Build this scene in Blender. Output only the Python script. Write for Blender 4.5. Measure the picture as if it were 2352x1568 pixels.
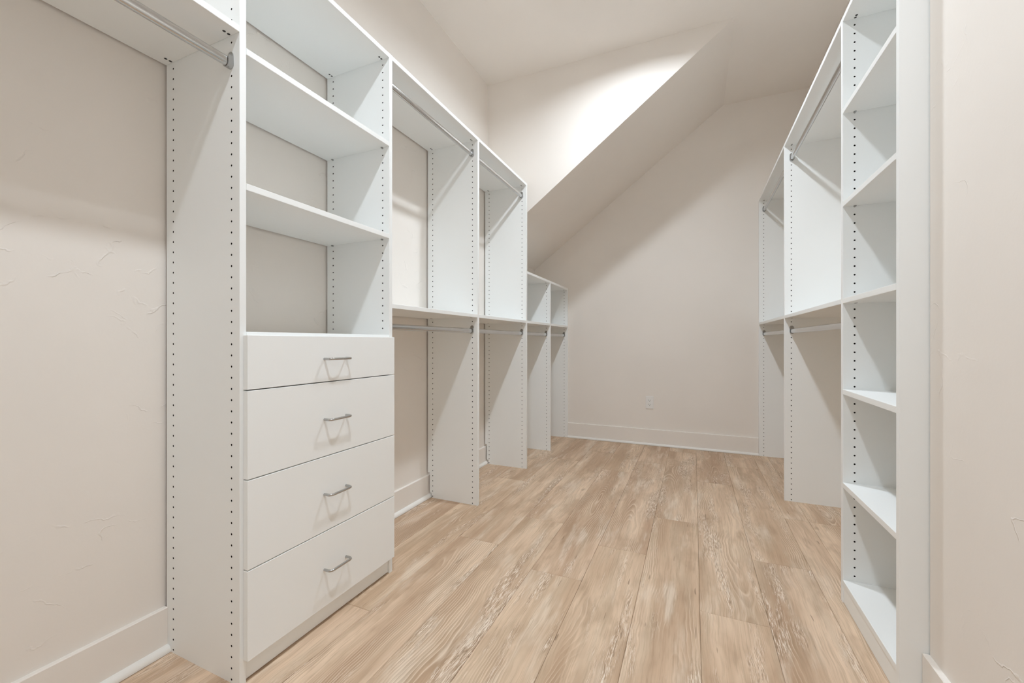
import bpy, math, random
from mathutils import Vector, Matrix

# ------------------------------------------------------------------ clearing
for o in list(bpy.data.objects):
    bpy.data.objects.remove(o, do_unlink=True)
SC = bpy.context.scene
COL = SC.collection
random.seed(7)
M3 = 0.001                       # everything below is laid out in millimetres

# ------------------------------------------------------------------ camera
cam_data = bpy.data.cameras.new('camera')
cam = bpy.data.objects.new('camera', cam_data)
COL.objects.link(cam)
cam_data.sensor_fit = 'HORIZONTAL'
cam_data.sensor_width = 36.0
cam_data.lens = 950.0 / 2352.0 * 36.0
cam_data.clip_start = 0.02
cam.location = (0, 0, 0.978)
cam.rotation_euler = (math.radians(90), 0, math.atan(417.0 / 950.0))
SC.camera = cam

# ------------------------------------------------------------------ world, exposure
world = bpy.data.worlds.new('world')
SC.world = world
world.use_nodes = True
world.node_tree.nodes['Background'].inputs[0].default_value = (0.9, 0.95, 1.0, 1)
world.node_tree.nodes['Background'].inputs[1].default_value = 0.7  # soft fill light, reaches the room through the added doorway opening
SC.view_settings.view_transform = 'Standard'
SC.view_settings.look = 'None'
SC.view_settings.gamma = 1.0
SC.view_settings.use_curve_mapping = False
SC.view_settings.exposure = -0.05
SC.cycles.max_bounces = 16
SC.cycles.diffuse_bounces = 14
SC.cycles.glossy_bounces = 6
LAMP_FAR, LAMP_NEAR = 575.0, 590.0  # emission of the two ceiling lights
LAMP_COLOR = (0.900, 0.988, 1.075)

# ------------------------------------------------------------------ node helpers
def new_mat(name):
    m = bpy.data.materials.new(name)
    m.use_nodes = True
    nt = m.node_tree
    b = nt.nodes['Principled BSDF']
    return m, nt, b

class NB:
    """small node builder"""
    def __init__(s, nt):
        s.nt = nt
    def n(s, t, **kw):
        nd = s.nt.nodes.new(t)
        for k, v in kw.items():
            setattr(nd, k, v)
        return nd
    def put(s, sock, v):
        if hasattr(v, 'is_linked') or isinstance(v, bpy.types.NodeSocket):
            s.nt.links.new(v, sock)
        else:
            sock.default_value = v
    def math(s, op, a, b=None, c=None, clamp=False):
        nd = s.n('ShaderNodeMath', operation=op)
        nd.use_clamp = clamp
        s.put(nd.inputs[0], a)
        if b is not None: s.put(nd.inputs[1], b)
        if c is not None: s.put(nd.inputs[2], c)
        return nd.outputs[0]
    def vmath(s, op, a, b=None):
        nd = s.n('ShaderNodeVectorMath', operation=op)
        s.put(nd.inputs[0], a)
        if b is not None: s.put(nd.inputs[1], b)
        return nd.outputs[0]
    def comb(s, x, y, z):
        nd = s.n('ShaderNodeCombineXYZ')
        for i, v in enumerate((x, y, z)): s.put(nd.inputs[i], v)
        return nd.outputs[0]
    def noise(s, vec, scale=1.0, detail=2.0, rough=0.5, dist=0.0):
        nd = s.n('ShaderNodeTexNoise')
        s.put(nd.inputs['Vector'], vec)
        nd.inputs['Scale'].default_value = scale
        nd.inputs['Detail'].default_value = detail
        nd.inputs['Roughness'].default_value = rough
        nd.inputs['Distortion'].default_value = dist
        return nd.outputs[0]
    def step(s, v, lo, hi):
        nd = s.n('ShaderNodeMapRange')
        nd.interpolation_type = 'SMOOTHSTEP'
        s.put(nd.inputs[0], v)
        nd.inputs[1].default_value = lo
        nd.inputs[2].default_value = hi
        return nd.outputs[0]
    def mix(s, f, a, b, blend='MIX'):
        nd = s.n('ShaderNodeMix', data_type='RGBA', blend_type=blend)
        s.put(nd.inputs[0], f)
        s.put(nd.inputs[6], a)
        s.put(nd.inputs[7], b)
        return nd.outputs[2]
    def bump(s, h, strength, dist):
        nd = s.n('ShaderNodeBump')
        nd.inputs['Strength'].default_value = strength
        nd.inputs['Distance'].default_value = dist
        s.put(nd.inputs['Height'], h)
        return nd.outputs[0]

def C4(r, g, b): return (r, g, b, 1.0)

# ------------------------------------------------------------------ materials
def mat_paint(name, color, rough=0.75, trowel=0.0):
    m, nt, b = new_mat(name)
    N = NB(nt)
    co = N.n('ShaderNodeTexCoord').outputs['Object']
    big = N.noise(co, 1.7, 3, 0.5)
    tone = N.mix(N.step(big, 0.3, 0.7), C4(*[c * 0.985 for c in color]), C4(*[min(1, c * 1.01) for c in color]))
    nt.links.new(tone, b.inputs['Base Color'])
    b.inputs['Roughness'].default_value = rough
    b.inputs['Specular IOR Level'].default_value = 0.25
    fine = N.noise(co, 130, 2, 0.5)
    h = N.math('MULTIPLY', fine, 0.00012)
    h = N.math('ADD', h, N.math('MULTIPLY', N.noise(co, 9, 3, 0.5), 0.0011))
    if trowel > 0:
        # sparse knife marks of a hand-trowelled finish: thin broken ridges
        w = N.vmath('ADD', co, N.vmath('MULTIPLY', N.n('ShaderNodeTexNoise').outputs[1], (0, 0, 0)))
        wn = N.n('ShaderNodeTexNoise'); wn.inputs['Scale'].default_value = 6.0; wn.inputs['Detail'].default_value = 5
        nt.links.new(co, wn.inputs['Vector'])
        wv = N.vmath('MULTIPLY', N.vmath('SUBTRACT', wn.outputs[1], (0.5, 0.5, 0.5)), (0.16, 0.16, 0.16))
        p = N.vmath('MULTIPLY', N.vmath('ADD', co, wv), (1.0, 0.8, 1.5))
        r1 = N.noise(p, 5.0, 1.5, 0.5)
        ridge = N.math('SUBTRACT', 1.0, N.step(N.math('ABSOLUTE', N.math('SUBTRACT', r1, 0.5)), 0.0, 0.009))
        mask = N.step(N.noise(co, 3.1, 2, 0.6), 0.47, 0.60)
        mask2 = N.step(N.noise(co, 17.0, 2, 0.6), 0.46, 0.60)
        mark = N.math('MULTIPLY', N.math('MULTIPLY', ridge, mask), mask2)
        h = N.math('ADD', h, N.math('MULTIPLY', mark, 0.0009 * trowel))
    nt.links.new(N.bump(h, 1.0, 1.0), b.inputs['Normal'])
    return m

def mat_melamine():
    m, nt, b = new_mat('white_melamine')
    N = NB(nt)
    co = N.n('ShaderNodeTexCoord').outputs['Object']
    t = N.mix(N.step(N.noise(co, 2.0, 2, 0.5), 0.35, 0.65), C4(0.866, 0.888, 0.888), C4(0.876, 0.897, 0.896))
    nt.links.new(t, b.inputs['Base Color'])
    b.inputs['Roughness'].default_value = 0.42
    b.inputs['Specular IOR Level'].default_value = 0.38
    h = N.math('MULTIPLY', N.noise(co, 420, 2, 0.5), 0.00002)
    nt.links.new(N.bump(h, 0.6, 1.0), b.inputs['Normal'])
    return m

def mat_plain(name, color, rough, metal=0.0, spec=0.5, grain=0.03):
    m, nt, b = new_mat(name)
    N = NB(nt)
    co = N.n('ShaderNodeTexCoord').outputs['Object']
    f = N.noise(co, 60, 2, 0.5)
    t = N.mix(f, C4(*[c * (1 - grain) for c in color]), C4(*[min(1, c * (1 + grain)) for c in color]))
    nt.links.new(t, b.inputs['Base Color'])
    b.inputs['Roughness'].default_value = rough
    b.inputs['Metallic'].default_value = metal
    b.inputs['Specular IOR Level'].default_value = spec
    return m

def mat_plank():
    m, nt, b = new_mat('limed_oak_plank')
    N = NB(nt)
    co = N.n('ShaderNodeTexCoord').outputs['Object']
    rnd = N.n('ShaderNodeObjectInfo').outputs['Random']
    off = N.comb(N.math('MULTIPLY', rnd, 57.3), N.math('MULTIPLY', rnd, 131.7), N.math('MULTIPLY', rnd, 23.1))
    sep = N.n('ShaderNodeSeparateXYZ'); nt.links.new(co, sep.inputs[0])
    x = sep.outputs[0]
    P = N.vmath('ADD', co, off)
    def stretch(sx, sy): return N.vmath('MULTIPLY', P, (sx, sy, 1.0))
    inv = lambda v: N.math('SUBTRACT', 1.0, v)
    mul = lambda *a: a[0] if len(a) == 1 else N.math('MULTIPLY', a[0], mul(*a[1:]))
    cen = lambda v: N.math('SUBTRACT', v, 0.5)
    # --- growth rings cut lengthwise: distance from a wandering pith below the face
    warp = cen(N.noise(stretch(4.5, 2.6), 1.0, 3, 0.55))
    warp2 = cen(N.noise(stretch(30.0, 9.0), 1.0, 2, 0.5))
    x0 = mul(cen(N.math('FRACT', mul(rnd, 91.7))), 0.15)
    xx = N.math('ADD', N.math('SUBTRACT', x, x0), N.math('ADD', mul(warp, 0.058), mul(warp2, 0.008)))
    depth = mul(N.math('SUBTRACT', N.noise(stretch(0.5, 1.15), 1.0, 1.5, 0.5), 0.36), 0.24)
    rr = N.math('SQRT', N.math('ADD', mul(xx, xx), mul(depth, depth)))
    ph = N.math('FRACT', N.math('ADD', mul(rr, 118.0), mul(N.noise(stretch(2.0, 0.8), 1.0, 2, 0.5), 5.0)))
    ring_dark = mul(N.step(ph, 0.30, 0.88), inv(N.step(ph, 0.91, 0.99)))
    ring_pale = mul(N.step(ph, 0.0, 0.10), inv(N.step(ph, 0.13, 0.32)))
    ringmask = N.step(N.noise(stretch(8.0, 1.5), 1.0, 2, 0.5), 0.50, 0.66)
    # --- fibres, pores, limed bands
    fib = N.noise(N.vmath('ADD', stretch(210.0, 6.0), N.comb(mul(warp, 8.0), 0.0, 0.0)), 1.0, 3, 0.6)
    fib2 = N.noise(N.vmath('ADD', stretch(62.0, 2.4), N.comb(mul(warp, 4.0), 0.0, 0.0)), 1.0, 3, 0.55)
    pore = N.noise(N.vmath('ADD', stretch(400.0, 27.0), N.comb(mul(warp, 22.0), 0.0, 0.0)), 1.0, 3, 0.65)
    limed = N.step(N.noise(stretch(10.0, 1.1), 1.0, 4, 0.66), 0.52, 0.64)
    broad = N.noise(stretch(8.0, 0.9), 1.0, 4, 0.6)
    blotch = N.noise(stretch(11.0, 4.0), 1.0, 3, 0.6)
    grey = N.step(N.noise(stretch(6.0, 0.8), 3.1, 3, 0.5), 0.48, 0.70)
    whitewash = N.step(N.noise(stretch(7.0, 1.3), 1.7, 4, 0.6), 0.53, 0.70)
    # --- colours
    col = N.mix(N.step(broad, 0.32, 0.68), C4(0.460, 0.306, 0.202), C4(0.750, 0.574, 0.424))
    col = N.mix(mul(N.step(blotch, 0.48, 0.68), 0.58), col, C4(0.385, 0.258, 0.168))
    col = N.mix(mul(grey, 0.38), col, C4(0.530, 0.430, 0.320))
    col = N.mix(mul(whitewash, 0.55), col, C4(0.820, 0.722, 0.608))
    col = N.mix(mul(N.math('FRACT', mul(rnd, 17.31)), 0.22), col, C4(0.731, 0.572, 0.394))
    col = N.mix(mul(N.step(fib2, 0.46, 0.68), 0.30), col, C4(0.392, 0.268, 0.165))
    col = N.mix(mul(N.step(fib, 0.48, 0.66), 0.32), col, C4(0.350, 0.242, 0.150))
    col = N.mix(mul(ring_dark, ringmask, 0.38), col, C4(0.318, 0.210, 0.124))
    col = N.mix(mul(ring_pale, ringmask, 0.46), col, C4(0.820, 0.700, 0.560))
    pd = mul(N.step(pore, 0.53, 0.60), limed, 0.70)
    col = N.mix(pd, col, C4(0.249, 0.168, 0.108))
    pw = mul(inv(N.step(pore, 0.41, 0.47)), limed, 0.78)
    col = N.mix(pw, col, C4(0.840, 0.755, 0.655))
    # --- a few small knots and checks
    vor = N.n('ShaderNodeTexVoronoi'); vor.inputs['Scale'].default_value = 1.0
    nt.links.new(stretch(5.5, 2.3), vor.inputs['Vector'])
    knot = inv(N.step(N.math('ADD', vor.outputs['Distance'], mul(warp2, 0.16)), 0.02, 0.085))
    col = N.mix(mul(knot, 0.5), col, C4(0.265, 0.173, 0.102))
    check = N.step(N.noise(stretch(80.0, 6.5), 1.0, 1, 0.5), 0.755, 0.785)
    col = N.mix(mul(check, 0.65), col, C4(0.233, 0.152, 0.094))
    nt.links.new(col, b.inputs['Base Color'])
    b.inputs['Roughness'].default_value = 0.52
    b.inputs['Specular IOR Level'].default_value = 0.32
    h = N.math('ADD', mul(fib, -0.00012), mul(pd, -0.00025))
    nt.links.new(N.bump(h, 0.5, 1.0), b.inputs['Normal'])
    return m

PLAIN_WALL = mat_paint('beige_smooth_wall_paint', (0.826, 0.787, 0.742), 0.74, 0.0)
WALL = mat_paint('beige_wall_paint', (0.826, 0.787, 0.742), 0.72, 1.0)
CEIL = mat_paint('beige_ceiling_paint', (0.826, 0.787, 0.742), 0.80, 0.0)
TRIM = mat_paint('satin_trim_paint', (0.835, 0.800, 0.758), 0.45, 0.0)
SHOE = mat_paint('white_shoe_paint', (0.83, 0.82, 0.79), 0.42, 0.0)
WHITE = mat_melamine()
HOLE = mat_plain('drilled_chipboard', (0.020, 0.016, 0.012), 0.9)
CHROME = mat_plain('polished_chrome', (0.60, 0.605, 0.605), 0.17, 1.0)
PULL = mat_plain('chrome_pull', (0.50, 0.50, 0.495), 0.15, 1.0)
RAW = mat_plain('raw_edge_gap_shade', (0.15, 0.115, 0.08), 0.9)  # raw chipboard back edges, coloured dark to paint shade into the wall gap
NICKEL = mat_plain('satin_nickel', (0.46, 0.46, 0.455), 0.24, 1.0)
ZINC = mat_plain('grey_zinc', (0.34, 0.34, 0.33), 0.4, 0.9)
PLANK = mat_plank()
SUB = mat_plain('dark_underlay', (0.03, 0.022, 0.016), 0.95)
PLASTIC = mat_plain('white_plastic', (0.82, 0.82, 0.81), 0.35)
DARK = mat_plain('dark_slot', (0.02, 0.02, 0.02), 0.8)

def mat_lamp(name, strength):
    m, nt, b = new_mat(name)
    b.inputs['Base Color'].default_value = (0.9, 0.9, 0.9, 1)
    b.inputs['Emission Color'].default_value = (*LAMP_COLOR, 1)
    b.inputs['Emission Strength'].default_value = strength
    return m
LAMPS = [mat_lamp('lamp_diffuser', LAMP_FAR), mat_lamp('lamp_diffuser', LAMP_NEAR)]

# ------------------------------------------------------------------ mesh helpers (millimetres in, metres out)
class MB:
    def __init__(s):
        s.v = []; s.f = []; s.mi = []; s.smooth = []
    def add(s, verts, faces, mi=0, smooth=False):
        b = len(s.v)
        s.v += [tuple(p) for p in verts]
        for f in faces:
            s.f.append([b + i for i in f]); s.mi.append(mi); s.smooth.append(smooth)
    def box(s, x0, x1, y0, y1, z0, z1, mi=0):
        v = [(x0, y0, z0), (x1, y0, z0), (x1, y1, z0), (x0, y1, z0), (x0, y0, z1), (x1, y0, z1), (x1, y1, z1), (x0, y1, z1)]
        s.add(v, [(0, 3, 2, 1), (4, 5, 6, 7), (0, 1, 5, 4), (1, 2, 6, 5), (2, 3, 7, 6), (3, 0, 4, 7)], mi)
    def cbox(s, x0, x1, y0, y1, z0, z1, c=1.0, mi=0):
        """box with all edges chamfered"""
        X = (x0, x1); Y = (y0, y1); Z = (z0, z1)
        pts = {}
        v = []
        for i in (0, 1):
            for j in (0, 1):
                for k in (0, 1):
                    sx = c if i == 0 else -c; sy = c if j == 0 else -c; sz = c if k == 0 else -c
                    for a, p in (('x', (X[i], Y[j] + sy, Z[k] + sz)), ('y', (X[i] + sx, Y[j], Z[k] + sz)), ('z', (X[i] + sx, Y[j] + sy, Z[k]))):
                        pts[(i, j, k, a)] = len(v); v.append(p)
        g = lambda i, j, k, a: pts[(i, j, k, a)]
        f = []
        f.append([g(0, 0, 0, 'x'), g(0, 0, 1, 'x'), g(0, 1, 1, 'x'), g(0, 1, 0, 'x')])
        f.append([g(1, 0, 0, 'x'), g(1, 1, 0, 'x'), g(1, 1, 1, 'x'), g(1, 0, 1, 'x')])
        f.append([g(0, 0, 0, 'y'), g(1, 0, 0, 'y'), g(1, 0, 1, 'y'), g(0, 0, 1, 'y')])
        f.append([g(0, 1, 0, 'y'), g(0, 1, 1, 'y'), g(1, 1, 1, 'y'), g(1, 1, 0, 'y')])
        f.append([g(0, 0, 0, 'z'), g(0, 1, 0, 'z'), g(1, 1, 0, 'z'), g(1, 0, 0, 'z')])
        f.append([g(0, 0, 1, 'z'), g(1, 0, 1, 'z'), g(1, 1, 1, 'z'), g(0, 1, 1, 'z')])
        for i in (0, 1):
            for j in (0, 1):
                f.append([g(i, j, 0, 'x'), g(i, j, 1, 'x'), g(i, j, 1, 'y'), g(i, j, 0, 'y')])
            for k in (0, 1):
                f.append([g(i, 0, k, 'x'), g(i, 1, k, 'x'), g(i, 1, k, 'z'), g(i, 0, k, 'z')])
        for j in (0, 1):
            for k in (0, 1):
                f.append([g(0, j, k, 'y'), g(1, j, k, 'y'), g(1, j, k, 'z'), g(0, j, k, 'z')])
        for i in (0, 1):
            for j in (0, 1):
                for k in (0, 1):
                    f.append([g(i, j, k, 'x'), g(i, j, k, 'y'), g(i, j, k, 'z')])
        s.add(v, f, mi)
    def prism(s, poly, axis, a0, a1, mi=0, smooth=False, cap=True):
        """poly: list of 2D points; axis 'x': (y,z), 'y': (x,z), 'z': (x,y); extruded a0..a1"""
        def p3(p, a):
            if axis == 'x': return (a, p[0], p[1])
            if axis == 'y': return (p[0], a, p[1])
            return (p[0], p[1], a)
        n = len(poly)
        v = [p3(p, a0) for p in poly] + [p3(p, a1) for p in poly]
        s.add(v, [(i, (i + 1) % n, n + (i + 1) % n, n + i) for i in range(n)], mi, smooth)
        if cap:
            s.add([p3(p, a0) for p in poly], [tuple(range(n))], mi)
            s.add([p3(p, a1) for p in poly], [tuple(range(n))], mi)
    def tube(s, path, r, seg=14, mi=0, cap=True):
        rings = []
        n = len(path)
        P = [Vector(p) for p in path]
        up = Vector((0, 0, 1))
        for i in range(n):
            t = (P[min(i + 1, n - 1)] - P[max(i - 1, 0)]).normalized()
            a = up - t * up.dot(t)
            if a.length < 1e-4: a = Vector((1, 0, 0)) - t * t.x
            a.normalize(); bb = t.cross(a)
            rad = r[i] if isinstance(r, (list, tuple)) else r
            rings.append([P[i] + a * (rad * math.cos(2 * math.pi * k / seg)) + bb * (rad * math.sin(2 * math.pi * k / seg)) for k in range(seg)])
        v = [tuple(q) for rg in rings for q in rg]
        f = []
        for i in range(n - 1):
            for k in range(seg):
                f.append((i * seg + k, i * seg + (k + 1) % seg, (i + 1) * seg + (k + 1) % seg, (i + 1) * seg + k))
        s.add(v, f, mi, True)
        if cap:
            s.add([tuple(q) for q in rings[0]], [tuple(range(seg))], mi)
            s.add([tuple(q) for q in rings[-1]], [tuple(range(seg))], mi)
    def mesh(s, name, mats, origin=(0, 0, 0), fix=True):
        me = bpy.data.meshes.new(name)
        ox, oy, oz = origin
        me.from_pydata([((x - ox) * M3, (y - oy) * M3, (z - oz) * M3) for x, y, z in s.v], [], s.f)
        for m in mats: me.materials.append(m)
        for p, mi, sm in zip(me.polygons, s.mi, s.smooth):
            p.material_index = mi; p.use_smooth = sm
        me.update()
        if fix:
            import bmesh
            bm = bmesh.new(); bm.from_mesh(me)
            bmesh.ops.remove_doubles(bm, verts=bm.verts, dist=1e-6)
            bmesh.ops.recalc_face_normals(bm, faces=bm.faces)
            bm.to_mesh(me); bm.free()
        return me

def world_of(o):
    p = Vector((0, 0, 0))
    while o is not None:
        p += o.location; o = o.parent
    return p

def place(name, me, at, parent=None):
    """link a mesh object whose local origin sits at world point `at` (mm)"""
    o = bpy.data.objects.new(name, me)
    COL.objects.link(o)
    w = Vector(at) * M3
    if parent is not None:
        o.parent = parent
        o.location = w - world_of(parent)
    else:
        o.location = w
    return o

def part(name, mb, mats, at, parent=None, fix=True):
    if not isinstance(mats, (list, tuple)): mats = [mats]
    return place(name, mb.mesh(name, mats, at, fix), at, parent)

def thing(name, at, label, cat, group=None):
    o = bpy.data.objects.new(name, None)
    COL.objects.link(o)
    o.empty_display_size = 0.1
    o.location = Vector(at) * M3
    o['label'] = label; o['category'] = cat
    if group: o['group'] = group
    return o

def struct(name, mb, mats, at=(0, 0, 0)):
    o = part(name, mb, mats, at)
    o['kind'] = 'structure'
    return o

# ------------------------------------------------------------------ layout (mm)
XL, XR = -1176.0, 512.0            # front planes of the left and right closet runs
DEP = 356.0                        # panel depth
WL, WR = -1541.0, 875.0            # side walls
WRN, YJ = 574.0, 1449.0            # nearer, closer-in stretch of right wall and where it ends
YB, YF = 4110.0, -1100.0           # back wall, front wall (behind the camera)
YG = 3025.0                        # vertical wall above the dormer slope
ZC = 3072.0                        # ceiling
XCR, SL = 242.0, 0.75              # crease where the slope meets the flat ceiling, pitch
ZT = 2195.0                        # tall panels
TH = 19.0
zs = lambda x: ZC - SL * (XCR - x)

# ------------------------------------------------------------------ room shell
b = MB(); b.prism([(YF, 0), (YB, 0), (YB, zs(WL)), (YG, zs(WL)), (YG, ZC), (YF, ZC)], 'x', WL - 100, WL)
struct('wall_left', b, WALL)
b = MB(); b.prism([(WL, 0), (WR, 0), (WR, ZC), (XCR, ZC), (WL, zs(WL))], 'y', YB, YB + 100)
struct('wall_back', b, PLAIN_WALL)
b = MB(); b.prism([(WRN, YF), (WRN, YJ), (WR, YJ), (WR, YB), (WR + 120, YB), (WR + 120, YF)], 'z', 0, ZC)
struct('wall_right', b, WALL)
b = MB(); b.prism([(WL, 0), (-470, 0), (-470, 2040), (390, 2040), (390, 0), (WRN, 0), (WRN, ZC), (WL, ZC)], 'y', YF - 110, YF)  # unseen doorway opening added to let world light in as fill
struct('wall_front', b, PLAIN_WALL)
b = MB(); b.prism([(WL, zs(WL) + 1), (XCR - 1, ZC), (WL, ZC)], 'y', YG, YG + 60)
struct('wall_gable', b, PLAIN_WALL)
LIGHT_X, LIGHT_YS = -305.0, (430.0, 2345.0)
b = MB()
xa, xb, ya_, yb_ = WL - 100, WR + 120, YF - 100, YB + 100
def zface(x0, x1, y0, y1, z):
    b.add([(x0, y0, z), (x1, y0, z), (x1, y1, z), (x0, y1, z)], [(0, 3, 2, 1)])
hs = 150.0
ycuts = [ya_]
for ly in LIGHT_YS: ycuts += [ly - hs, ly + hs]
ycuts.append(YG)
for k in range(len(ycuts) - 1):
    if k % 2 == 0:
        zface(xa, xb, ycuts[k], ycuts[k + 1], ZC)
    else:                                   # strip with the round cut-out of a recessed light
        ly = LIGHT_YS[k // 2]
        zface(xa, LIGHT_X - hs, ycuts[k], ycuts[k + 1], ZC)
        zface(LIGHT_X + hs, xb, ycuts[k], ycuts[k + 1], ZC)
        n = 40
        cir = [(LIGHT_X + 84 * math.cos(2 * math.pi * i / n), ly + 84 * math.sin(2 * math.pi * i / n), ZC) for i in range(n)]
        sq = []
        for i in range(n):
            c_, s_ = math.cos(2 * math.pi * i / n), math.sin(2 * math.pi * i / n)
            q = hs / max(abs(c_), abs(s_)); sq.append((LIGHT_X + q * c_, ly + q * s_, ZC))
        b.add(cir + sq, [(i, (i + 1) % n, n + (i + 1) % n, n + i) for i in range(n)])
zface(XCR, xb, YG, yb_, ZC)
zface(xa, xb, ya_, yb_, ZC + 90)
b.add([(xa, ya_, ZC), (xb, ya_, ZC), (xb, ya_, ZC + 90), (xa, ya_, ZC + 90)], [(0, 1, 2, 3)])
b.add([(xa, yb_, ZC + 90), (xb, yb_, ZC + 90), (xb, yb_, ZC), (xa, yb_, ZC)], [(0, 1, 2, 3)])
b.add([(xa, ya_, ZC), (xa, yb_, ZC), (xa, yb_, ZC + 90), (xa, ya_, ZC + 90)], [(0, 1, 2, 3)])
b.add([(xb, ya_, ZC), (xb, yb_, ZC), (xb, yb_, ZC + 90), (xb, ya_, ZC + 90)], [(0, 1, 2, 3)])
ceil = part('ceiling', b, CEIL, (0, 0, 0), fix=False)
ceil['kind'] = 'structure'
b = MB(); b.prism([(WL - 100, zs(WL - 100)), (XCR, ZC), (XCR, ZC + 80), (WL - 100, zs(WL - 100) + 100)], 'y', YG + 0.5, YB + 100)
part('sloped_panel', b, CEIL, (0, 0, 0), ceil)

# floor: a dark underlay slab carrying every plank as its own piece
b = MB(); b.box(WL, WR, YF, YB, -40, -12, 0)
floor = struct('floor', b, SUB)
def plank_mesh(x0, x1, y0, y1):
    g, c = 0.35, 1.3
    x0 += g; x1 -= g; y0 += g; y1 -= g
    v = [(x0, y0, -12), (x1, y0, -12), (x1, y1, -12), (x0, y1, -12),
         (x0, y0, -c), (x1, y0, -c), (x1, y1, -c), (x0, y1, -c),
         (x0 + c, y0 + c, 0), (x1 - c, y0 + c, 0), (x1 - c, y1 - c, 0), (x0 + c, y1 - c, 0)]
    f = [(0, 1, 5, 4), (1, 2, 6, 5), (2, 3, 7, 6), (3, 0, 4, 7), (4, 5, 9, 8), (5, 6, 10, 9), (6, 7, 11, 10), (7, 4, 8, 11), (8, 9, 10, 11)]
    m = MB(); m.add(v, f)
    return m
PL = 1522.0
seams = [WL + 2, -1299, -1079, -859, -639, -419, -199, 21, 241, 461, WRN - 1, WR - 2]
joints = [2400, 1168, 1800, 2148, 1662, 1986, 2430, 1651, 2130, 2700, 2700]
for i, j0 in enumerate(joints):
    xa, xb = seams[i], seams[i + 1]
    ya = YF + 2 if i < 10 else YJ + 2
    yb = YB - 2
    ys = [ya]
    y = j0 - math.ceil((j0 - ya) / PL) * PL
    while y < yb:
        if ya + 60 < y < yb - 60: ys.append(y)
        y += PL
    ys.append(yb)
    for y0, y1 in zip(ys[:-1], ys[1:]):
        part('plank', plank_mesh(xa, xb, y0, y1), PLANK, ((xa + xb) / 2, (y0 + y1) / 2, 0), floor, fix=False)

# baseboards and quarter-round shoe
def base_profile(x0, dirn, h, t=15):
    return [(x0, 0), (x0 + dirn * t, 0), (x0 + dirn * t, h - 2), (x0 + dirn * (t - 2), h), (x0, h)]
def shoe_profile(x0, dirn, r=19, h=21):
    p = [(x0, 1.5), (x0 + dirn * r, 1.5)]
    for k in range(1, 9):
        a = math.pi / 2 * k / 8
        p.append((x0 + dirn * r * math.cos(a), 3 + (h - 3) * math.sin(a)))
    return p
for y0_, y1_ in ((YF, 761.7), (781.3, YB)):          # butts against the first upright, passes behind the notched ones
    b = MB(); b.prism(base_profile(WL, 1, 137), 'y', y0_, y1_)
    struct('baseboard_left', b, TRIM)
    b = MB(); b.prism(shoe_profile(WL + 15, 1), 'y', y0_, y1_)
    struct('trim_1', b, SHOE)
b = MB(); b.prism(base_profile(YB, -1, 150, 14), 'x', XL + 1, XR - 1)
struct('baseboard_back', b, TRIM)
b = MB(); b.prism(shoe_profile(YB - 14, -1, 14, 20), 'x', XL + 1, XR - 1)
struct('trim_2', b, SHOE)
b = MB(); b.prism(base_profile(WRN, -1, 147), 'y', YF, YJ + 2)
struct('baseboard_right', b, TRIM)
b = MB(); b.prism(shoe_profile(WRN - 15, -1), 'y', YF, YJ + 2)
struct('trim_3', b, SHOE)

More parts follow.
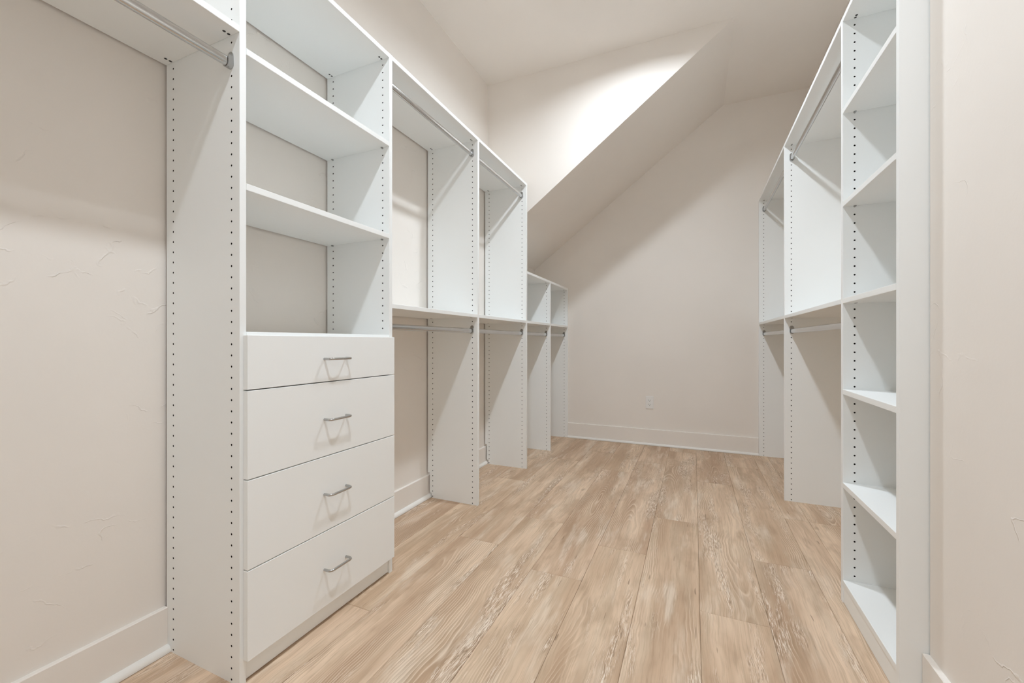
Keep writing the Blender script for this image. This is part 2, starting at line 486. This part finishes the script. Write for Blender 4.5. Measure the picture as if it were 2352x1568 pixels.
# ------------------------------------------------------------------ closet parts
HOLE_R, HOLE_D = 3.2, 12.0
OCT = [(math.cos(math.pi / 8 + k * math.pi / 4), math.sin(math.pi / 8 + k * math.pi / 4)) for k in range(8)]
def panel_mesh(y0, ztop, side, z0=0.0, notch=True, plain=()):
    """upright panel: system-32 holes drilled in both faces, notched around the skirting.
    side=-1: left run (back towards -x), +1: right run. u = distance from the front edge"""
    m = MB()
    xf = XL if side < 0 else XR
    X = lambda u: xf + side * u
    rows = (36.0, 320.0)
    y1 = y0 + TH
    for face, yy, dy in ((0, y0, 1), (1, y1, -1)):
        def quad(u0, u1, za, zb):
            m.add([(X(u0), yy, za), (X(u1), yy, za), (X(u1), yy, zb), (X(u0), yy, zb)], [(0, 1, 2, 3)])
        # plain strips
        quad(1, rows[0] - 6, z0, ztop)
        quad(rows[0] + 6, rows[1] - 6, z0, ztop)
        if notch:
            quad(rows[1] + 6, 341, 33, 156)
            quad(rows[1] + 6, DEP, 156, ztop)
        else:
            quad(rows[1] + 6, DEP, z0, ztop)
        if face in plain:
            quad(30, 42, z0, ztop); quad(314, 326, z0, ztop)
            continue
        # drilled strips
        for u in rows:
            k = 0
            z = z0
            while True:
                zc = 10 + 32 * k
                k += 1
                if zc < z0 + 6: continue
                if zc + 22 > ztop:
                    quad(u - 6, u + 6, z, ztop); break
                za, zb = z, zc + 16
                z = zb
                R = [(X(u + HOLE_R * c), yy, zc + HOLE_R * s_) for c, s_ in OCT]
                B = [(X(u + HOLE_R * c), yy + dy * HOLE_D, zc + HOLE_R * s_) for c, s_ in OCT]
                cor = [(X(u + 6), yy, zb), (X(u - 6), yy, zb), (X(u - 6), yy, za), (X(u + 6), yy, za)]
                v = R + B + cor
                # ring between the octagon (0..7, starting at 22.5 deg) and the cell corners (16..19)
                f = [(0, 16, 17, 2, 1), (2, 17, 18, 4, 3), (4, 18, 19, 6, 5), (6, 19, 16, 0, 7)]
                m.add(v, f)
                m.add(R + B, [(i, (i + 1) % 8, 8 + (i + 1) % 8, 8 + i) for i in range(8)], 1)
                m.add(B, [tuple(range(8))], 1)
    def strip(pa, pb, za, zb, mi=0):
        m.add([(pa[0], pa[1], za), (pb[0], pb[1], za), (pb[0], pb[1], zb), (pa[0], pa[1], zb)], [(0, 1, 2, 3)], mi)
    # front edge banding with tiny chamfers
    strip((X(1), y0), (X(0), y0 + 1), z0, ztop)
    strip((X(0), y0 + 1), (X(0), y1 - 1), z0, ztop)
    strip((X(0), y1 - 1), (X(1), y1), z0, ztop)
    # back edge
    if notch:
        strip((X(DEP), y0), (X(DEP), y1), 156, ztop, 2)
        strip((X(341), y0), (X(341), y1), 33, 156, 2)
        strip((X(326), y0), (X(326), y1), z0, 33, 2)
        for ua, ub, z in ((341, DEP, 156), (326, 341, 33)):
            m.add([(X(ua), y0, z), (X(ub), y0, z), (X(ub), y1, z), (X(ua), y1, z)], [(0, 1, 2, 3)])
        m.add([(X(1), y0, z0), (X(326), y0, z0), (X(326), y1, z0), (X(1), y1, z0)], [(0, 1, 2, 3)])
    else:
        strip((X(DEP), y0), (X(DEP), y1), z0, ztop, 2)
        m.add([(X(1), y0, z0), (X(DEP), y0, z0), (X(DEP), y1, z0), (X(1), y1, z0)], [(0, 1, 2, 3)])
    m.add([(X(1), y0, ztop), (X(DEP), y0, ztop), (X(DEP), y1, ztop), (X(1), y1, ztop)], [(0, 1, 2, 3)])
    m.add([(X(0), y0 + 1, ztop), (X(1), y0, ztop), (X(1), y1, ztop), (X(0), y1 - 1, ztop)], [(0, 1, 2, 3)])
    m.add([(X(0), y0 + 1, z0), (X(1), y0, z0), (X(1), y1, z0), (X(0), y1 - 1, z0)], [(0, 1, 2, 3)])
    return m

def upright(root, y0, ztop, side, z0=0.0, notch=True, plain=()):
    xf = XL if side < 0 else XR
    # normals: faces are single-sided shells of a solid; recalc keeps them consistent
    return part('side_panel', panel_mesh(y0, ztop, side, z0, notch, plain), [WHITE, HOLE, RAW], (xf, y0 + TH / 2, z0), root, fix=False)

CAM_ME = PIN_ME = None
def fitting_meshes():
    global CAM_ME, PIN_ME
    # cam fastener under a fixed shelf: a cap with a driver slot next to its bolt end
    b = MB()
    for cy, rr, mi in ((0.0, 3.4, 1), (12.5, 3.4, 1), (0.0, 4.4, 0), (12.5, 4.4, 0)):
        ring = [(rr * math.cos(2 * math.pi * k / 16), cy + rr * math.sin(2 * math.pi * k / 16)) for k in range(16)]
        b.prism(ring, 'z', -0.9 if mi else -0.5, 0.0, mi)
    CAM_ME = b.mesh('cam_fastener', [ZINC, DARK])
    # spoon pin under a loose shelf
    b = MB()
    ring = [(3.2 * math.cos(2 * math.pi * k / 12), -2.6 + 3.2 * math.sin(2 * math.pi * k / 12)) for k in range(12)]
    b.prism([(p[0], p[1]) for p in ring], 'y', -8.5, 0.0, 0)
    b.box(-3.8, 3.8, -8.5, 0, -1.2, 0, 0)
    PIN_ME = b.mesh('shelf_pin', [NICKEL])
fitting_meshes()

def shelf(root, y0, y1, zbot, side, kind='cam', name='shelf', visible_end=1):
    xf = XL if side < 0 else XR
    a, c = sorted((xf, xf + side * DEP))
    b = MB(); b.cbox(a, c, y0 + 0.3, y1 - 0.3, zbot, zbot + TH, 0.9)
    b.mi[0 if side < 0 else 1] = 1          # unbanded back edge, dark colour doubling as gap shade
    s = part(name, b, [WHITE, RAW], (xf + side * DEP / 2, (y0 + y1) / 2, zbot), root)
    for u in (36.0, 320.0):
        for end, yy in ((0, y0), (1, y1)):
            if kind == 'cam':
                o = place('cam_fastener', CAM_ME, (xf + side * u, yy + (20.5 if end == 0 else -20.5), zbot), s)
                if end == 0: o.rotation_euler = (0, 0, math.pi)
            else:
                o = place('shelf_pin', PIN_ME, (xf + side * u, yy, zbot - 0.2), s)
                if end == 0: o.rotation_euler = (0, 0, math.pi)
    return s

# --- oval hanging rod with open cup brackets
def bracket_mesh():
    """local: plate lies in xz plane at y=0 growing to -y; z=0 at the bottom of the cup"""
    m = MB()
    w, hh = 12.6, 49.0
    out = []
    for k in range(0, 13):
        a = math.pi + math.pi * k / 12
        out.append((w * math.cos(a), w + w * math.sin(a)))
    for k in range(0, 13):
        a = math.pi * k / 12
        out.append(((w - 1.5) * math.cos(a), hh - (w - 1.5) + (w - 1.5) * math.sin(a)))
    m.prism(out, 'y', -2.6, 0.0)
    # U-shaped cup wall
    def u_path(r, top):
        p = [(-r, top)]
        for k in range(0, 13):
            a = math.pi + math.pi * k / 12
            p.append((r * math.cos(a), w + r * math.sin(a)))
        p.append((r, top))
        return p
    o = u_path(w, 33.0); i = u_path(w - 2.4, 33.0)
    poly = o + i[::-1]
    n = len(o)
    v = [(p[0], -2.6, p[1]) for p in o] + [(p[0], -2.6, p[1]) for p in i] + [(p[0], -15.0, p[1]) for p in o] + [(p[0], -15.0, p[1]) for p in i]
    f = []
    for k in range(n - 1):
        f.append((k, k + 1, 2 * n + k + 1, 2 * n + k))
        f.append((n + k, n + k + 1, 3 * n + k + 1, 3 * n + k))
        f.append((2 * n + k, 2 * n + k + 1, 3 * n + k + 1, 3 * n + k))
    for k in (0, n - 1): f.append((k, n + k, 3 * n + k, 2 * n + k))
    m.add(v, f)
    # screw head
    ring = [(3.6 * math.cos(2 * math.pi * k / 12), 40.5 + 3.6 * math.sin(2 * math.pi * k / 12)) for k in range(12)]
    m.prism(ring, 'y', -4.0, -2.6)
    m.box(-0.5, 0.5, -4.3, -4.0, 38.2, 42.8, 1)
    return m.mesh('rod_bracket', [NICKEL, DARK])
BRACKET = bracket_mesh()

def hanging_rod(root, y0, y1, zb, side):
    """zb: bottom of the brackets"""
    xf = XL if side < 0 else XR
    x = xf + side * 38.0
    prof = []
    rw, hh = 9.2, 28.0
    for k in range(0, 11):
        a = math.pi + math.pi * k / 10
        prof.append((x + rw * math.cos(a), zb + 3.0 + rw + rw * math.sin(a)))
    for k in range(0, 11):
        a = math.pi * k / 10
        prof.append((x + rw * math.cos(a), zb + 3.0 + hh - rw + rw * math.sin(a)))
    b = MB(); b.prism(prof, 'y', y0 + 3.2, y1 - 3.2, 0, True, cap=False)
    r = part('hanging_rod', b, CHROME, (x, (y0 + y1) / 2, zb), root)
    place('rod_bracket', BRACKET, (x, y1 - 0.1, zb), r)
    o = place('rod_bracket', BRACKET, (x, y0 + 0.1, zb), r)
    o.rotation_euler = (0, 0, math.pi)
    return r

# ------------------------------------------------------------------ left run
PA, PB, PC, PD, PE, PF = 762.0, 1391.0, 2172.0, 2953.0, 3530.0, 4089.0
SEC = 'closet hanging sections'

# nearest bay: high shelf with a rod, nothing below
r = thing('hanging_section', (XL, 295, 0), 'white high shelf with chrome hanging rod on left wall before the drawer tower', 'closet shelf', SEC)
upright(r, PA - 933 - TH, ZT, -1)
shelf(r, PA - 933, PA, 1853, -1)
hanging_rod(r, PA - 933, PA, 1757, -1)

# drawer tower
r = thing('drawer_tower', (XL, 1086, 0), 'tall white closet tower with four drawers below open shelves', 'closet tower')
upright(r, PA, ZT, -1, notch=False)
upright(r, PB, ZT, -1)
ya, yb = PA + TH, PB
shelf(r, ya, yb, ZT - TH, -1)
shelf(r, ya, yb, 1802, -1, 'pin')
shelf(r, ya, yb, 1413, -1, 'pin')
shelf(r, ya, yb, 987, -1)
b = MB(); b.cbox(XL - 8 - 16, XL - 8, ya + 0.3, yb - 0.3, 3.5, 74, 0.6)
part('toe_kick', b, WHITE, (XL - 16, (ya + yb) / 2, 3.5), r)
def handle_mesh():
    """wire pull, 96 mm centres, local origin at the middle of its back"""
    m = MB()
    hc, pr, rad, br = 48.0, 30.0, 4.4, 13.0
    path = [(0, -hc, 0), (pr * 0.3, -hc, 0)]
    for k in range(0, 9):
        a = math.pi / 2 * k / 8
        path.append((pr - br + br * math.sin(a), -hc + br - br * math.cos(a), 0))
    for k in range(0, 9):
        a = math.pi / 2 * (1 - k / 8)
        path.append((pr - br + br * math.sin(a), hc - br + br * math.cos(a), 0))
    path += [(pr * 0.3, hc, 0), (0, hc, 0)]
    m.tube(path, rad, 16, cap=False)
    return m.mesh('handle', [PULL])
HANDLE = handle_mesh()
DY0, DY1 = PA + 9.5, PB + 9.0
for z0, z1 in ((840.6, 996), (585.6, 837.3), (328.6, 582.3), (70, 325.3)):
    b = MB(); b.cbox(XL + 0.6, XL + 19.6, DY0, DY1, z0, z1, 0.9)
    d = part('drawer', b, WHITE, (XL + 19.6, (DY0 + DY1) / 2, (z0 + z1) / 2), r)
    # drawer box behind the front
    b = MB()
    xa, xb, zz0, zz1 = XL - 330, XL + 0.5, z0 + 22, min(z1 - 30, 975)
    b.box(xa, xb, ya + 13, ya + 25, zz0, zz1); b.box(xa, xb, yb - 25, yb - 13, zz0, zz1)
    b.box(xa, xa + 12, ya + 25, yb - 25, zz0, zz1); b.box(xa + 12, xb, ya + 25, yb - 25, zz0, zz0 + 8)
    part('drawer_box', b, WHITE, ((xa + xb) / 2, (ya + yb) / 2, zz0), d)
    o = place('handle', HANDLE, (XL + 19.4, (DY0 + DY1) / 2, (z0 + z1) / 2), d)
    o['label'] = 'chrome wire pull handle'

# two tall double-hang sections
def tall_section(at_y, y0, y1, side, label):
    """bay between y0 and y1; owns the upright that starts at y1"""
    r = thing('hanging_section', (XL if side < 0 else XR, at_y, 0), label, 'closet section', SEC)
    upright(r, y1, ZT, side)
    shelf(r, y0, y1, ZT - TH, side)
    hanging_rod(r, y0, y1, 2081, side)
    shelf(r, y0, y1, 1120, side)
    hanging_rod(r, y0, y1, 1025.5, side)
    return r
tall_section(1790, PB + TH, PC, -1, 'white double-hang closet section directly beyond the drawer tower')
tall_section(2570, PC + TH, PD, -1, 'white tall double-hang closet section on left, between first hanging section and low one')

# two low sections below the slope
def low_section(at_y, y0, y1, label):
    r = thing('low_hanging_section', (XL, at_y, 0), label, 'closet section', SEC)
    upright(r, y1, 1521, -1)
    shelf(r, y0, y1, 1502, -1)
    shelf(r, y0, y1, 1120, -1)
    hanging_rod(r, y0, y1, 1025.5, -1)
    return r
low_section(3250, PD + TH, PE, 'low white closet section under the sloped ceiling, next to the tall sections')
low_section(3820, PE + TH, PF, 'low white closet section under the sloped ceiling, against the back wall')

# ------------------------------------------------------------------ right run
PJ, PG, PH, PI_ = 1453.0, 1919.0, 3005.0, 4089.0
r = thing('shelf_tower', (XR, 1695, 0), 'narrow white open shelf tower beside the beige wall on the right', 'shelf tower')
upright(r, PJ, ZT, 1, plain=(0,))
upright(r, PG, ZT, 1)
ya, yb = PJ + TH, PG
shelf(r, ya, yb, ZT - TH, 1)
for z, kind in ((1831, 'pin'), (1482, 'pin'), (1120, 'cam'), (780, 'pin'), (431, 'pin'), (67, 'cam')):
    shelf(r, ya, yb, z, 1, kind)
b = MB(); b.cbox(XR + 2.5, XR + 18.5, ya + 0.3, yb - 0.3, 1.5, 66.5, 0.6)
part('toe_kick', b, WHITE, (XR + 10, (ya + yb) / 2, 1.5), r)
tall_section(2470, PG + TH, PH, 1, 'white double-hang closet section directly beyond the right shelf tower')
tall_section(3555, PH + TH, PI_, 1, 'white double-hang closet section in the far right corner')

# ------------------------------------------------------------------ wall outlet
ox, oz = -380.0, 400.5
r = thing('wall_outlet', (ox, YB, oz - 58), 'white duplex electrical outlet on the beige back wall', 'outlet')
b = MB(); b.cbox(ox - 35, ox + 35, YB - 6, YB - 0.2, oz - 58.5, oz + 58.5, 2.2)
part('cover_plate', b, PLASTIC, (ox, YB, oz), r)
for dz in (19.5, -19.5):
    poly = []
    for k in range(24):
        a = 2 * math.pi * k / 24
        poly.append((ox + max(-14.5, min(14.5, 17.2 * math.cos(a))), oz + dz + 14.2 * math.sin(a)))
    b = MB(); b.prism(poly, 'y', YB - 7.6, YB - 5.9)
    f = part('receptacle', b, PLASTIC, (ox, YB - 7, oz + dz), r)
    for dx, h in ((-6.3, 8.5), (6.3, 7.0)):
        b = MB(); b.box(ox + dx - 1.3, ox + dx + 1.3, YB - 7.9, YB - 7.5, oz + dz + 4 - h / 2, oz + dz + 4 + h / 2)
        part('slot', b, DARK, (ox + dx, YB - 7.7, oz + dz + 4), f)
    b = MB(); b.prism([(ox + 2.6 * math.cos(2 * math.pi * k / 12), oz + dz - 7 + 2.6 * math.sin(2 * math.pi * k / 12)) for k in range(12)], 'y', YB - 7.9, YB - 7.5)
    part('ground_hole', b, DARK, (ox, YB - 7.7, oz + dz - 7), f)
b = MB(); b.prism([(ox + 3.2 * math.cos(2 * math.pi * k / 14), oz + 3.2 * math.sin(2 * math.pi * k / 14)) for k in range(14)], 'y', YB - 7.2, YB - 5.9)
part('screw', b, PLASTIC, (ox, YB - 6.5, oz), r)

# ------------------------------------------------------------------ ceiling lights
def disc(r, n=40): return [(r * math.cos(2 * math.pi * k / n), r * math.sin(2 * math.pi * k / n)) for k in range(n)]
for (lx, ly, lab) in ((LIGHT_X, LIGHT_YS[1], 'round recessed ceiling light at the top edge, in front of the gable wall'),
                      (LIGHT_X, LIGHT_YS[0], 'round recessed ceiling light near the closet entrance, above the viewer')):
    r = thing('ceiling_light', (lx, ly, ZC), lab, 'ceiling light', 'round ceiling lights')
    b = MB()
    prof = [(100, 0), (100, -4), (95, -7), (86, -8), (81, -5), (72, 25), (72, 42)]
    n = 48
    v = [(rr * math.cos(2 * math.pi * k / n), rr * math.sin(2 * math.pi * k / n), zz - 0.2) for rr, zz in prof for k in range(n)]
    f = [(i * n + k, i * n + (k + 1) % n, (i + 1) * n + (k + 1) % n, (i + 1) * n + k) for i in range(len(prof) - 1) for k in range(n)]
    b.add([(p[0] + lx, p[1] + ly, p[2] + ZC) for p in v], f, 0, True)
    part('trim_ring', b, PLASTIC, (lx, ly, ZC), r)
    b = MB(); b.prism([(p[0] + lx, p[1] + ly) for p in disc(72)], 'z', ZC + 22, ZC + 42)
    part('diffuser', b, LAMPS[0 if ly > 1000 else 1], (lx, ly, ZC), r)
